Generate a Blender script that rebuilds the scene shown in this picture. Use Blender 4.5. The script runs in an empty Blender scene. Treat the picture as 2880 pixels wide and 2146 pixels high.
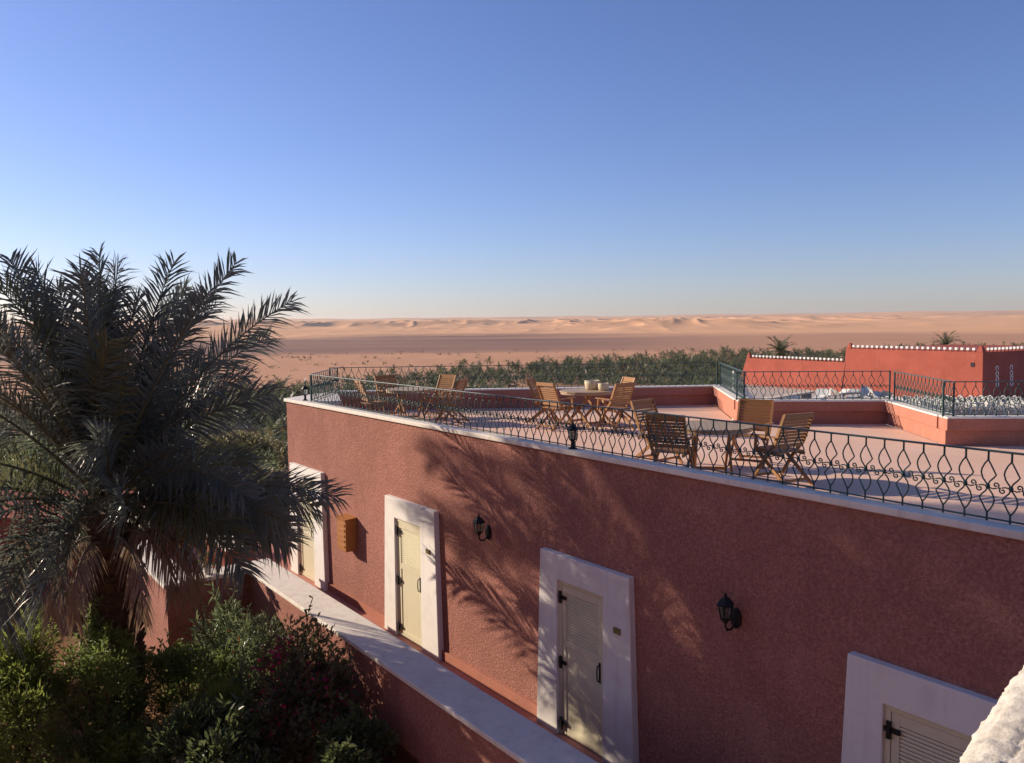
import bpy, bmesh, math, random
import numpy as np
from mathutils import Vector, Matrix

random.seed(7); RNG = np.random.default_rng(11)
rad = math.radians
scene = bpy.context.scene
COL = scene.collection

# ------------------------------------------------------------------ camera, sky, sun, exposure
H = 5.87                                            # eye height above the walkway
cam_d = bpy.data.cameras.new('camera'); cam = bpy.data.objects.new('camera', cam_d); COL.objects.link(cam)
cam_d.sensor_width = 36.0; cam_d.lens = 36.0 * 2300 / 2880; cam_d.clip_start = .05; cam_d.clip_end = 30000
p_, r_ = rad(4.19), rad(.657)
fw = Vector((0, math.cos(p_), -math.sin(p_))); rt = Vector((1, 0, 0)); up = Vector((0, math.sin(p_), math.cos(p_)))
rt2 = rt * math.cos(r_) - up * math.sin(r_); up2 = up * math.cos(r_) + rt * math.sin(r_)
M = Matrix((rt2, up2, -fw)).transposed().to_4x4(); M.translation = (0, 0, H)
cam.matrix_world = M
scene.camera = cam

SUN_EL = rad(19.0)
SUN_DIR = Vector((-.905, .425, 0)).normalized() * math.cos(SUN_EL) + Vector((0, 0, math.sin(SUN_EL)))
world = bpy.data.worlds.new('World'); scene.world = world; world.use_nodes = True
wn = world.node_tree.nodes; wl = world.node_tree.links
sky = wn.new('ShaderNodeTexSky'); sky.sky_type = 'NISHITA'; sky.sun_disc = False
sky.sun_elevation = SUN_EL; sky.sun_rotation = math.atan2(SUN_DIR.x, SUN_DIR.y)
sky.altitude = 300; sky.air_density = 1.0; sky.dust_density = .35; sky.ozone_density = 2.6
bg = wn['Background']; bg.inputs['Strength'].default_value = .066
wb = wn.new('ShaderNodeMix'); wb.data_type = 'RGBA'; wb.blend_type = 'MULTIPLY'; wb.inputs[0].default_value = 1.0   # camera white balance
wb.inputs[7].default_value = (1.11, 1.11, 1.53, 1)
wl.new(sky.outputs['Color'], wb.inputs[6]); wl.new(wb.outputs[2], bg.inputs['Color'])
sun_d = bpy.data.lights.new('sun', 'SUN'); sun_d.energy = 5.0; sun_d.angle = rad(.53); sun_d.color = (1.0, .84, .66)
sun = bpy.data.objects.new('sun', sun_d); COL.objects.link(sun)
sun.rotation_euler = SUN_DIR.to_track_quat('Z', 'Y').to_euler(); sun.location = (-30, 15, 30)
scene.view_settings.view_transform = 'Standard'; scene.view_settings.look = 'None'
scene.view_settings.gamma = 1.0; scene.view_settings.use_curve_mapping = False
scene.view_settings.exposure = .52
scene.cycles.max_bounces = 6; scene.cycles.transparent_max_bounces = 6

# ------------------------------------------------------------------ helpers
class MB:
    def __init__(s): s.v = []; s.f = []
    def add(s, vs, fs):
        o = len(s.v); s.v += [tuple(v) for v in vs]; s.f += [tuple(i + o for i in f) for f in fs]; return s
    def box(s, x0, x1, y0, y1, z0, z1):
        vs = [(x, y, z) for z in (z0, z1) for (x, y) in ((x0, y0), (x1, y0), (x1, y1), (x0, y1))]
        return s.add(vs, [(3, 2, 1, 0), (4, 5, 6, 7), (0, 1, 5, 4), (1, 2, 6, 5), (2, 3, 7, 6), (3, 0, 4, 7)])
    def prism(s, poly, z0, z1):
        n = len(poly)
        vs = [(x, y, z0) for x, y in poly] + [(x, y, z1) for x, y in poly]
        return s.add(vs, [tuple(range(n))[::-1], tuple(range(n, 2 * n))] + [(i, (i + 1) % n, n + (i + 1) % n, n + i) for i in range(n)])
    def hexa(s, lo, hi):
        """eight corners: lo ring of four, hi ring of four"""
        return s.add(list(lo) + list(hi), [(3, 2, 1, 0), (4, 5, 6, 7), (0, 1, 5, 4), (1, 2, 6, 5), (2, 3, 7, 6), (3, 0, 4, 7)])
    def bar(s, a, b, w, h, side=None):
        a = Vector(a); b = Vector(b); t = (b - a).normalized()
        ref = Vector(side) if side else (Vector((0, 0, 1)) if abs(t.z) < .95 else Vector((1, 0, 0)))
        x = t.cross(ref).normalized(); y = x.cross(t).normalized()
        q = [(-w / 2, -h / 2), (w / 2, -h / 2), (w / 2, h / 2), (-w / 2, h / 2)]
        return s.hexa([a + x * i + y * j for i, j in q], [b + x * i + y * j for i, j in q])
    def tube(s, pts, r, n=6, caps=True):
        pts = [Vector(p) for p in pts]; m = len(pts); rs = r if isinstance(r, (list, tuple)) else [r] * m
        vs = []; prev = None
        for i, p in enumerate(pts):
            t = (pts[min(i + 1, m - 1)] - pts[max(i - 1, 0)])
            t = t.normalized() if t.length > 1e-9 else Vector((0, 0, 1))
            if prev is None:
                prev = t.cross(Vector((0, 0, 1)) if abs(t.z) < .9 else Vector((0, 1, 0))).normalized()
            x = (prev - t * prev.dot(t)).normalized(); prev = x; y = t.cross(x)
            for k in range(n):
                a = 2 * math.pi * k / n
                vs.append(p + (x * math.cos(a) + y * math.sin(a)) * rs[i])
        fs = [(i * n + k, i * n + (k + 1) % n, (i + 1) * n + (k + 1) % n, (i + 1) * n + k) for i in range(m - 1) for k in range(n)]
        if caps: fs += [tuple(range(n))[::-1], tuple(range((m - 1) * n, m * n))]
        return s.add(vs, fs)
    def lathe(s, prof, n=12, c=(0, 0, 0)):
        vs = [(c[0] + r * math.cos(2 * math.pi * k / n), c[1] + r * math.sin(2 * math.pi * k / n), c[2] + z) for r, z in prof for k in range(n)]
        m = len(prof)
        fs = [(i * n + k, i * n + (k + 1) % n, (i + 1) * n + (k + 1) % n, (i + 1) * n + k) for i in range(m - 1) for k in range(n)]
        fs += [tuple(range(n))[::-1], tuple(range((m - 1) * n, m * n))]
        return s.add(vs, fs)
    def mesh(s, name, mat=None, smooth=False):
        me = bpy.data.meshes.new(name); me.from_pydata(s.v, [], s.f); me.update()
        if mat: me.materials.append(mat)
        if smooth: me.polygons.foreach_set('use_smooth', [True] * len(me.polygons))
        return me
    def build(s, name, mat, parent=None, smooth=False, bevel=0):
        return link(name, s.mesh(name, mat, smooth), parent, bevel)

def link(name, me, parent=None, bevel=0):
    o = bpy.data.objects.new(name, me); COL.objects.link(o); o.parent = parent
    if bevel:
        b = o.modifiers.new('bevel', 'BEVEL'); b.width = bevel; b.segments = 2; b.limit_method = 'ANGLE'
    return o

def np_mesh(name, V, Fq, mat=None, smooth=False):
    """fast mesh from arrays: V (n,3), Fq (m,k)"""
    me = bpy.data.meshes.new(name); V = np.asarray(V, np.float32); Fq = np.asarray(Fq, np.int32); k = Fq.shape[1]
    me.vertices.add(len(V)); me.vertices.foreach_set('co', V.ravel())
    me.loops.add(Fq.size); me.loops.foreach_set('vertex_index', Fq.ravel())
    me.polygons.add(len(Fq)); me.polygons.foreach_set('loop_start', np.arange(0, Fq.size, k, dtype=np.int32))
    me.update(calc_edges=True)
    if smooth: me.polygons.foreach_set('use_smooth', np.ones(len(Fq), bool))
    if mat: me.materials.append(mat)
    return me

def empty(name, loc=(0, 0, 0), rz=0.0):
    o = bpy.data.objects.new(name, None); COL.objects.link(o); o.location = loc; o.rotation_euler = (0, 0, rz)
    o.empty_display_size = .1; return o

def tag(o, label=None, cat=None, group=None, kind=None):
    if label: o['label'] = label
    if cat: o['category'] = cat
    if group: o['group'] = group
    if kind: o['kind'] = kind
    return o

def copy_tree(o, parent=None):
    c = o.copy(); COL.objects.link(c); c.parent = parent
    for ch in list(o.children): copy_tree(ch, c)
    return c

# numpy value noise
_perm = RNG.random((256, 256))
def vnoise(x, y):
    xi = np.floor(x).astype(int); yi = np.floor(y).astype(int); fx = x - xi; fy = y - yi
    fx = fx * fx * fx * (fx * (fx * 6 - 15) + 10); fy = fy * fy * fy * (fy * (fy * 6 - 15) + 10)
    g = lambda a, b: _perm[a % 256, b % 256]
    return (g(xi, yi) * (1 - fx) + g(xi + 1, yi) * fx) * (1 - fy) + (g(xi, yi + 1) * (1 - fx) + g(xi + 1, yi + 1) * fx) * fy
def fbm(x, y, o=4):
    s = 0; a = .5
    for i in range(o): s = s + a * vnoise(x + 17.3 * i, y - 9.1 * i); x = x * 2.03; y = y * 2.03; a *= .5
    return s
def sstep(a, b, x):
    t = np.clip((x - a) / (b - a), 0, 1); return t * t * (3 - 2 * t)

# ------------------------------------------------------------------ materials
class NT:
    def __init__(s, name):
        s.m = bpy.data.materials.new(name); s.m.use_nodes = True; s.t = s.m.node_tree
        s.b = s.t.nodes['Principled BSDF']; s.out = s.t.nodes['Material Output']
        s.b.inputs['Specular IOR Level'].default_value = .25
    def n(s, typ, **kw):
        nd = s.t.nodes.new(typ)
        for k, v in kw.items(): setattr(nd, k, v)
        return nd
    def l(s, a, b): s.t.links.new(a, b)
    def pos(s, obj=False):
        if obj: return s.n('ShaderNodeTexCoord').outputs['Object']
        return s.n('ShaderNodeNewGeometry').outputs['Position']
    def mapped(s, co, scale):
        mp = s.n('ShaderNodeMapping'); mp.inputs['Scale'].default_value = scale; s.l(co, mp.inputs['Vector']); return mp.outputs[0]
    def noise(s, co, scale, detail=4, rough=.55, dist=0):
        nd = s.n('ShaderNodeTexNoise'); nd.inputs['Scale'].default_value = scale; nd.inputs['Detail'].default_value = detail
        nd.inputs['Roughness'].default_value = rough; nd.inputs['Distortion'].default_value = dist
        s.l(co, nd.inputs['Vector']); return nd.outputs['Fac']
    def ramp(s, fac, stops):
        r = s.n('ShaderNodeValToRGB'); e = r.color_ramp.elements
        while len(e) < len(stops): e.new(.5)
        for i, (p, c) in enumerate(stops):
            e[i].position = p; e[i].color = (c, c, c, 1) if isinstance(c, (int, float)) else (*c, 1)
        s.l(fac, r.inputs[0]); return r.outputs[0]
    def mix(s, fac, a, b, blend='MIX'):
        m = s.n('ShaderNodeMix', data_type='RGBA', blend_type=blend)
        for sock, v in ((m.inputs[0], fac), (m.inputs[6], a), (m.inputs[7], b)):
            if isinstance(v, (int, float)): sock.default_value = v
            elif isinstance(v, tuple): sock.default_value = (*v, 1)
            else: s.l(v, sock)
        return m.outputs[2]
    def math(s, op, a, b=0.0):
        m = s.n('ShaderNodeMath', operation=op)
        for sock, v in ((m.inputs[0], a), (m.inputs[1], b)):
            if isinstance(v, (int, float)): sock.default_value = v
            else: s.l(v, sock)
        return m.outputs[0]
    def bump(s, h, strength=.5, dist=.01):
        b = s.n('ShaderNodeBump'); b.inputs['Strength'].default_value = strength; b.inputs['Distance'].default_value = dist
        s.l(h, b.inputs['Height']); s.l(b.outputs[0], s.b.inputs['Normal'])
    def fin(s, col=None, rough=.8, spec=None):
        if col is not None:
            if isinstance(col, tuple): s.b.inputs['Base Color'].default_value = (*col, 1)
            else: s.l(col, s.b.inputs['Base Color'])
        if isinstance(rough, (int, float)): s.b.inputs['Roughness'].default_value = rough
        else: s.l(rough, s.b.inputs['Roughness'])
        if spec is not None: s.b.inputs['Specular IOR Level'].default_value = spec
        return s.m

def mat_plaster(name, c, grain=28, bump=.9, dist=.02, var=.3, streak=.18, speck=.5):
    t = NT(name); p = t.pos()
    big = t.noise(p, .55, 5, .6); mid = t.noise(p, 4, 5, .65)
    g = t.noise(p, grain, 3, .75); g2 = t.noise(p, grain * 2.7, 2, .6)
    vor = t.n('ShaderNodeTexVoronoi'); vor.inputs['Scale'].default_value = grain * 1.4; t.l(p, vor.inputs['Vector'])
    dark = tuple(x * .55 for x in c); light = tuple(min(1, x * 1.12) for x in c); pale = tuple(min(1, x * 1.3 + .03) for x in c)
    col = t.mix(t.ramp(big, [(.35, 0.0), (.7, 1.0)]), tuple(x * (1 - var * .5) for x in c), light)
    col = t.mix(t.math('MULTIPLY', t.ramp(g, [(.36, 1.0), (.52, 0.0)]), speck), col, dark)
    col = t.mix(t.math('MULTIPLY', t.ramp(g, [(.52, 0.0), (.68, 1.0)]), speck), col, pale)
    col = t.mix(t.math('MULTIPLY', t.ramp(g2, [(.36, 1.0), (.5, 0.0)]), speck * .5), col, dark)
    st = t.noise(t.mapped(p, (4, 4, .3)), 1.0, 5, .65)
    col = t.mix(t.math('MULTIPLY', t.ramp(st, [(.5, 0.0), (.75, 1.0)]), streak), col, tuple(x * .6 for x in c))
    col = t.mix(t.math('MULTIPLY', t.ramp(mid, [(.5, 0.0), (.8, 1.0)]), .3), col, tuple(x * .8 for x in c))
    pt_ = t.noise(p, 1.3, 6, .7, .8)
    col = t.mix(t.math('MULTIPLY', t.ramp(pt_, [(.54, 0.0), (.62, 1.0)]), .28), col, tuple(x * .66 for x in c))
    col = t.mix(t.math('MULTIPLY', t.ramp(pt_, [(.36, 1.0), (.43, 0.0)]), .22), col, tuple(min(1, x * 1.1 + .06) for x in c))
    h = t.math('ADD', t.math('ADD', t.math('MULTIPLY', g, .9), t.math('MULTIPLY', g2, .35)), t.math('MULTIPLY', vor.outputs['Distance'], .5))
    t.bump(h, bump, dist)
    return t.fin(col, .95, .1)

def mat_paint(name, c, rough=.6, dirt=.25, dirtc=(.35, .3, .24), bump=.25, scale=3.0):
    t = NT(name); p = t.pos()
    n1 = t.noise(p, scale, 6, .65); n2 = t.noise(p, scale * 14, 4, .6)
    st = t.noise(t.mapped(p, (9, 9, .6)), 1.0, 4, .6)
    f = t.math('MULTIPLY', t.ramp(n1, [(.5, 0.0), (.85, 1.0)]), dirt)
    f2 = t.math('MULTIPLY', t.ramp(st, [(.52, 0.0), (.8, 1.0)]), dirt * .8)
    col = t.mix(f2, t.mix(f, c, dirtc), dirtc)
    t.bump(t.math('ADD', n2, t.math('MULTIPLY', n1, 2)), bump, .006)
    return t.fin(col, rough)

def mat_wood(name, c, c2, scale=18):
    t = NT(name); p = t.pos()
    oi = t.n('ShaderNodeObjectInfo')
    n = t.noise(t.mapped(p, (1, 1, 1)), scale, 5, .6, 1.5)
    col = t.mix(n, c, c2)
    col = t.mix(t.math('MULTIPLY', oi.outputs['Random'], .35), col, tuple(x * .55 for x in c))
    t.bump(n, .3, .003)
    return t.fin(col, .5, .35)

def mat_leaf(name, c, c2, transl=.3, vscale=3.0, rough=.5, objvar=True):
    t = NT(name); p = t.pos()
    n = t.noise(p, vscale, 3, .6)
    col = t.mix(t.ramp(n, [(.3, 0.0), (.7, 1.0)]), c, c2)
    if objvar:
        oi = t.n('ShaderNodeObjectInfo')
        col = t.mix(t.math('MULTIPLY', oi.outputs['Random'], .4), col, tuple(x * .6 for x in c))
    t.l(col, t.b.inputs['Base Color']); t.b.inputs['Roughness'].default_value = rough
    t.b.inputs['Specular IOR Level'].default_value = .35
    tr = t.n('ShaderNodeBsdfTranslucent'); t.l(t.mix(.5, col, tuple(min(1, x * 1.9) for x in c2)), tr.inputs[0])
    ms = t.n('ShaderNodeMixShader'); ms.inputs[0].default_value = transl
    t.l(t.b.outputs[0], ms.inputs[1]); t.l(tr.outputs[0], ms.inputs[2]); t.l(ms.outputs[0], t.out.inputs[0])
    return t.m

M_PINK = mat_plaster('roughcast_pink', (.39, .178, .138), grain=26, bump=.8, dist=.016, speck=.65, streak=.32)
M_PINKS = mat_plaster('smooth_terracotta', (.47, .20, .14), grain=60, bump=.35, dist=.008)
M_RED = mat_plaster('red_render', (.40, .108, .075), grain=30, bump=.5, dist=.02, streak=.1)
M_WHITE = mat_paint('white_wall_paint', (.78, .75, .70), .8, .4, (.42, .36, .30))
M_COPING = mat_paint('white_coping_paint', (.80, .74, .65), .75, .5, (.42, .33, .25))
M_CREAM = mat_paint('cream_metal_paint', (.68, .63, .45), .42, .2, (.35, .27, .14), .08)
M_IRON = mat_paint('dark_green_iron', (.040, .084, .078), .45, .35, (.09, .06, .04), .15, 20)
M_RAIL = mat_paint('green_iron_rail', (.06, .10, .092), .4, .35, (.12, .09, .06), .15, 20)
M_BLACK = mat_paint('black_iron', (.012, .013, .014), .5, .2, (.05, .04, .03), .2, 20)
M_TEAK = mat_wood('oiled_teak', (.47, .235, .085), (.28, .125, .045))
M_TEAKG = mat_wood('weathered_teak', (.50, .37, .23), (.38, .26, .15))
M_RUST = mat_wood('orange_box_paint', (.42, .17, .045), (.36, .14, .04), 8)
M_BRASS = mat_paint('brass_plate', (.22, .17, .06), .35, .2, (.08, .06, .03))
M_WPLAST = mat_paint('white_plastic', (.60, .60, .56), .5, .35)
M_GREY = mat_paint('grey_board', (.18, .18, .17), .7, .3)
M_BASKET = mat_paint('cream_wicker', (.68, .58, .40), .8, .3, (.3, .22, .12), .6, 30)

def mat_glass(name):
    t = NT(name); t.b.inputs['Transmission Weight'].default_value = .85
    n = t.noise(t.pos(), 25, 3); t.l(t.mix(n, (.42, .40, .28), (.30, .31, .26)), t.b.inputs['Base Color'])
    return t.fin(None, .25, .5)
M_GLASS = mat_glass('frosted_lantern_glass')

def mat_floor(name, c, c2, tile=None):
    t = NT(name); p = t.pos()
    n = t.noise(p, .7, 6, .65); n2 = t.noise(p, 9, 4, .6)
    col = t.mix(t.ramp(n, [(.3, 0.0), (.72, 1.0)]), c, c2)
    col = t.mix(t.math('MULTIPLY', t.ramp(n2, [(.55, 0.0), (.8, 1.0)]), .3), col, tuple(x * .62 for x in c))
    t.bump(n2, .2, .006); return t.fin(col, .8, .2)
M_FLOOR = mat_floor('pink_screed', (.74, .465, .325), (.81, .55, .41))
M_PAVE = mat_floor('red_paving', (.42, .17, .12), (.52, .25, .19))
M_YARD = mat_floor('pale_yard', (.46, .38, .31), (.55, .47, .40))

# ------------------------------------------------------------------ terrain: one sheet from the garden to the horizon
PLAIN = -20.0
def terrain_z(x, y):
    r = np.hypot(x, y); az = np.degrees(np.arctan2(x, y))
    r0 = 34 + 48 * sstep(-14, 2, az)
    z = -.7 + (PLAIN + .7) * sstep(0, 1, (r - r0) / 75.0)
    z = z + (fbm(x / 40, y / 40, 3) - .45) * 2.2 * sstep(60, 200, r) * (1 - sstep(700, 1000, r))
    base = 17 * sstep(1300, 4300, r)
    m = sstep(1150, 1700, r) * (1 - sstep(5200, 6200, r))
    wx = x + 60 * fbm(x / 300, y / 300, 2); wy = y * .55
    rd = 1 - np.abs(2 * vnoise(wx / 150, wy / 150 + 3.1) - 1)
    rd2 = 1 - np.abs(2 * vnoise(wx / 62 + 7.7, wy / 62) - 1)
    big = fbm(x / 900 + 4.2, y / 900 + 1.3, 2)
    dune = (rd ** 1.6 * 20 + rd2 ** 1.4 * 8) * (.25 + .75 * sstep(.2, .5, big)) * (.25 + .75 * sstep(1300, 2100, r))
    dune = dune * (1 - .72 * sstep(12, 24, az) * (1 - sstep(3200, 4200, r)))
    far = 64 * sstep(6200, 8600, r) * (.75 + .5 * fbm(az / 5.0, r * 0 + .5, 3))
    return z + base * .8 + dune * m + far - 12 * sstep(8700, 9500, r)

def mat_ground():
    t = NT('desert_ground'); p = t.pos()
    sx = t.n('ShaderNodeSeparateXYZ'); t.l(p, sx.inputs[0])
    ln = t.n('ShaderNodeVectorMath', operation='LENGTH'); t.l(t.mapped(p, (1, 1, 0)), ln.inputs[0]); r = ln.outputs['Value']
    fine = t.noise(p, .05, 6, .65)
    streak = t.noise(t.mapped(p, (.0011, .0036, 0)), 1.0, 6, .62, .6)
    sand = t.mix(fine, (.64, .345, .20), (.54, .285, .165))
    duneband = t.n('ShaderNodeMapRange', interpolation_type='SMOOTHSTEP'); duneband.inputs['From Min'].default_value = 1250; duneband.inputs['From Max'].default_value = 1650
    t.l(t.math('ADD', r, t.math('MULTIPLY', t.math('SUBTRACT', streak, .5), 900)), duneband.inputs['Value'])
    dune_c = t.mix(t.noise(p, .012, 4, .6), (.82, .47, .26), (.70, .38, .20))
    plain_d = t.mix(fine, (.17, .105, .095), (.23, .14, .12))          # dark gravel flats
    gm = t.n('ShaderNodeMapRange', interpolation_type='SMOOTHSTEP'); gm.inputs['From Min'].default_value = 640; gm.inputs['From Max'].default_value = 800
    t.l(t.math('ADD', r, t.math('MULTIPLY', t.math('SUBTRACT', streak, .5), 500)), gm.inputs['Value'])
    # flats lie to the left and middle; to the right the plain is paler sand
    rightm = t.n('ShaderNodeMapRange', interpolation_type='SMOOTHSTEP'); rightm.inputs['From Min'].default_value = .02; rightm.inputs['From Max'].default_value = .35
    t.l(t.math('DIVIDE', sx.outputs[0], r), rightm.inputs['Value'])
    pm = t.ramp(streak, [(.38, 1.0), (.64, .55)])
    pm = t.math('MULTIPLY', pm, t.math('SUBTRACT', 1.0, t.math('MULTIPLY', rightm.outputs[0], .8)))
    patch = t.ramp(t.noise(t.mapped(p, (.0016, .006, 0)), 1.0, 4, .6), [(.60, 0.0), (.70, .75)])
    pm = t.math('MAXIMUM', pm, patch)
    pm = t.math('MULTIPLY', pm, gm.outputs[0])
    col = t.mix(pm, sand, plain_d)
    col = t.mix(duneband.outputs[0], col, dune_c)
    bank = t.ramp(t.noise(t.mapped(p, (.0009, .0012, 0)), 1.0, 5, .6), [(.50, 0.0), (.66, .6)])
    farm = t.n('ShaderNodeMapRange'); farm.inputs['From Min'].default_value = 3400; farm.inputs['From Max'].default_value = 5200
    t.l(r, farm.inputs['Value'])
    col = t.mix(t.math('MULTIPLY', bank, farm.outputs[0]), col, (.20, .15, .15))
    # nearer than 400 m: soil with scrub-coloured litter
    soil = t.mix(t.ramp(t.noise(p, .6, 6, .7), [(.35, 0.0), (.65, 1.0)]), (.16, .085, .045), (.38, .20, .10))
    nm = t.n('ShaderNodeMapRange', interpolation_type='SMOOTHSTEP'); nm.inputs['From Min'].default_value = 60; nm.inputs['From Max'].default_value = 330
    t.l(r, nm.inputs['Value'])
    col = t.mix(nm.outputs[0], soil, col)
    t.bump(t.noise(p, 3, 6, .7), .5, .06)
    return t.fin(col, .95, .05)

na, nr = 760, 620
azs = np.radians(np.concatenate([np.linspace(-180, -42, 40, endpoint=False), np.linspace(-42, 42, na), np.linspace(42, 180, 41)[1:]]))
rs = np.concatenate([[0.5], np.geomspace(4, 1150, 150), np.geomspace(1150, 6400, nr - 190)[1:], np.geomspace(6400, 9500, 40)[1:]])
A, R_ = np.meshgrid(azs, rs); X = R_ * np.sin(A); Y = R_ * np.cos(A); Z = terrain_z(X, Y)
nc = len(azs); nrow = len(rs)
ii, jj = np.meshgrid(np.arange(nrow - 1), np.arange(nc - 1), indexing='ij')
idx = (ii * nc + jj).ravel()
gm_ = np_mesh('ground', np.stack([X, Y, Z], -1).reshape(-1, 3), np.stack([idx, idx + nc, idx + nc + 1, idx + 1], -1), mat_ground(), True)
tag(link('ground', gm_), 'sandy desert plain with dark flats and pale dunes reaching the horizon', 'ground', kind='structure')

# ------------------------------------------------------------------ main building (local x runs right along the wall, y into the building)
TH = rad(36.8); DX, DY = -math.sin(TH), math.cos(TH); NX, NY = math.cos(TH), math.sin(TH)
WALL_W = 7.33
def UW(u, w, z=0.0): return Vector((u * DX + w * NX, u * DY + w * NY, z))
RZ = math.atan2(-DY, -DX)
ORG = UW(0, WALL_W)
def to_local(x, y):                               # world plan -> building local
    vx, vy = x - ORG.x, y - ORG.y
    return (-(vx * DX + vy * DY), vx * NX + vy * NY)
COP_T = 5.87 - 1.765; FLR = 5.87 - 2.27; XL, XR = -18.8, 3.2
far_w = [(-5.25, 20.9), (-4.75, 21.2), (5.38, 21.7), (4.9, 17.68), (7.96, 17.34), (7.63, 14.28), (11.6, 13.95), (11.6, 3.0)]
far_l = [to_local(*p) for p in far_w]
bld = tag(empty('terrace_building', ORG, RZ), 'long low pink roughcast building with white doors and a railed roof terrace', 'building')
# walls: front wall as a slab with door recesses left open behind the leaves
body = MB().prism([(XL, .0), (XR, .0), (XR, 8.2)] + far_l[::-1][1:], -.8, FLR - .01)
body.build('wall', M_PINK, bld)
MB().prism([(XL + .02, .13), (XR - .02, .13), (XR - .02, 8.2)] + [(x + .0, y - .02) for x, y in far_l[::-1][1:]], FLR - .008, FLR).build('terrace_floor', M_FLOOR, bld)
MB().box(XL, XR, 0, .15, FLR - .012, COP_T - .075).build('parapet', M_PINK, bld)
# the blunt left end of the terrace is one white slab
e0, e1 = to_local(-4.95, 20.7), to_local(-4.6, 21.05)
MB().prism([(XL + .006, .152), (XL + .9, .152), (XL + 1.3, .7), (e1[0] + .25, e1[1] - .1), e1, e0], FLR - .02, COP_T - .075).build('end_block', M_PINK, bld)
cop = MB().prism([(XL - .05, -.05), (XR, -.05), (XR, .16), (XL + 1.25, .16), (XL + 1.5, .72), (e1[0] + .35, e1[1] - .05), (e1[0], e1[1] + .06), (e0[0] - .05, e0[1])], COP_T - .075, COP_T)
cop.build('coping', M_COPING, bld, bevel=.012)
# skirting between the door surrounds
doors_u = [18.49, 13.76, 9.045, 4.27, -.5]        # top left corner of each surround
prev = XL
for u in doors_u:
    xa, xb = -u - .085, -u + 1.875
    if xa - prev > .05: MB().box(prev, xa, -.045, .02, -.02, .17).build('skirting', M_PINKS, bld, bevel=.008)
    prev = xb
MB().box(prev, XR, -.045, .02, -.02, .17).build('skirting', M_PINKS, bld, bevel=.008)

# far parapets: a recessed foot under a thicker cap with a white top
def parapet_run(a, b, side=1, ext0=0.0, ext1=0.0):
    a = Vector(to_local(*a)); b = Vector(to_local(*b)); t = (b - a).normalized(); n = Vector((-t.y, t.x)) * side
    a = a - t * ext0; b = b + t * ext1
    def slab(o0, o1, z0, z1, nm, mt):
        poly = [a + n * o0, b + n * o0, b + n * o1, a + n * o1]
        if side < 0: poly = poly[::-1]
        MB().prism([tuple(q) for q in poly], z0, z1).build(nm, mt, bld, bevel=.008)
    slab(.03, .30, FLR - .01, FLR + .27, 'parapet', M_PINKS)
    slab(-.03, .33, FLR + .27, COP_T - .03, 'parapet_cap', M_PINKS)
    slab(-.028, .328, COP_T - .028, COP_T + .004, 'coping', M_COPING)
segs = [(far_w[1], far_w[2]), (far_w[2], far_w[3]), (far_w[3], far_w[4]), (far_w[4], far_w[5]), (far_w[5], far_w[6])]
for k, (a, b) in enumerate(segs):
    parapet_run(a, b, 1, ext1=.30 if k in (0, 2) else (-.34 if k in (1, 3) else 0), ext0=-.0 if k % 2 == 0 else .0)

# ------------------------------------------------------------------ doors with battered white surrounds
def surround(parent):
    tz = 2.61; y0 = -.095; yb = -.11
    L0, L1 = -.10, 0.0; R1, R0 = 1.79, 1.89; il, ir, it = .37, 1.31, 2.24
    def quad_prism(p, nm):
        # p: four (x,z) front corners; bottom sits slightly more proud than the top
        fr = [(x, y0 + (yb - y0) * (1 - z / tz), z) for x, z in p]; bk = [(x, .02, z) for x, z in p]
        m = MB(); m.add(fr + bk, [(0, 1, 2, 3), (7, 6, 5, 4), (1, 0, 4, 5), (2, 1, 5, 6), (3, 2, 6, 7), (0, 3, 7, 4)])
        return m.build(nm, M_WHITE, parent, bevel=.012)
    m = MB()
    pts = [(L0, -.01), (il, -.01), (il, it), (ir, it), (ir, -.01), (R0, -.01), (R1, tz), (L1, tz)]
    fr = [(x, y0 + (yb - y0) * (1 - z / tz), z) for x, z in pts]; bk = [(x, .02, z) for x, z in pts]; n = len(pts)
    m.add(fr + bk, [(0, 1, 2, 7), (2, 3, 6, 7), (3, 4, 5, 6)] + [(i, n + i, n + (i + 1) % n, (i + 1) % n) for i in range(n)])
    m.build('surround', M_WHITE, parent, bevel=.012)
door_labels = ['cream louvred door in white surround at far corner behind palm fronds', 'sunlit cream louvred door beside the orange meter box',
               'shaded cream louvred door in white surround between the two wall lanterns', 'cream louvred door in white surround at lower right beyond rough plaster parapet',
               'cream louvred door in white surround out of frame to the right']
slat_me = MB().hexa([(.0, -.006, 0), (.70, -.006, 0), (.70, .006, .012), (0, .006, .012)], [(.0, -.016, .018), (.70, -.016, .018), (.70, -.004, .03), (0, -.004, .03)]).mesh('louvre_slat', M_CREAM)
slat_me = MB().box(0, .70, -.018, .004, 0, .022).mesh('louvre_slat', M_CREAM)
hinge_me = MB().box(-.075, .105, -.022, .0, -.024, .024).box(-.02, .02, -.04, -.012, -.085, .085).mesh('hinge', M_BLACK)
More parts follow.
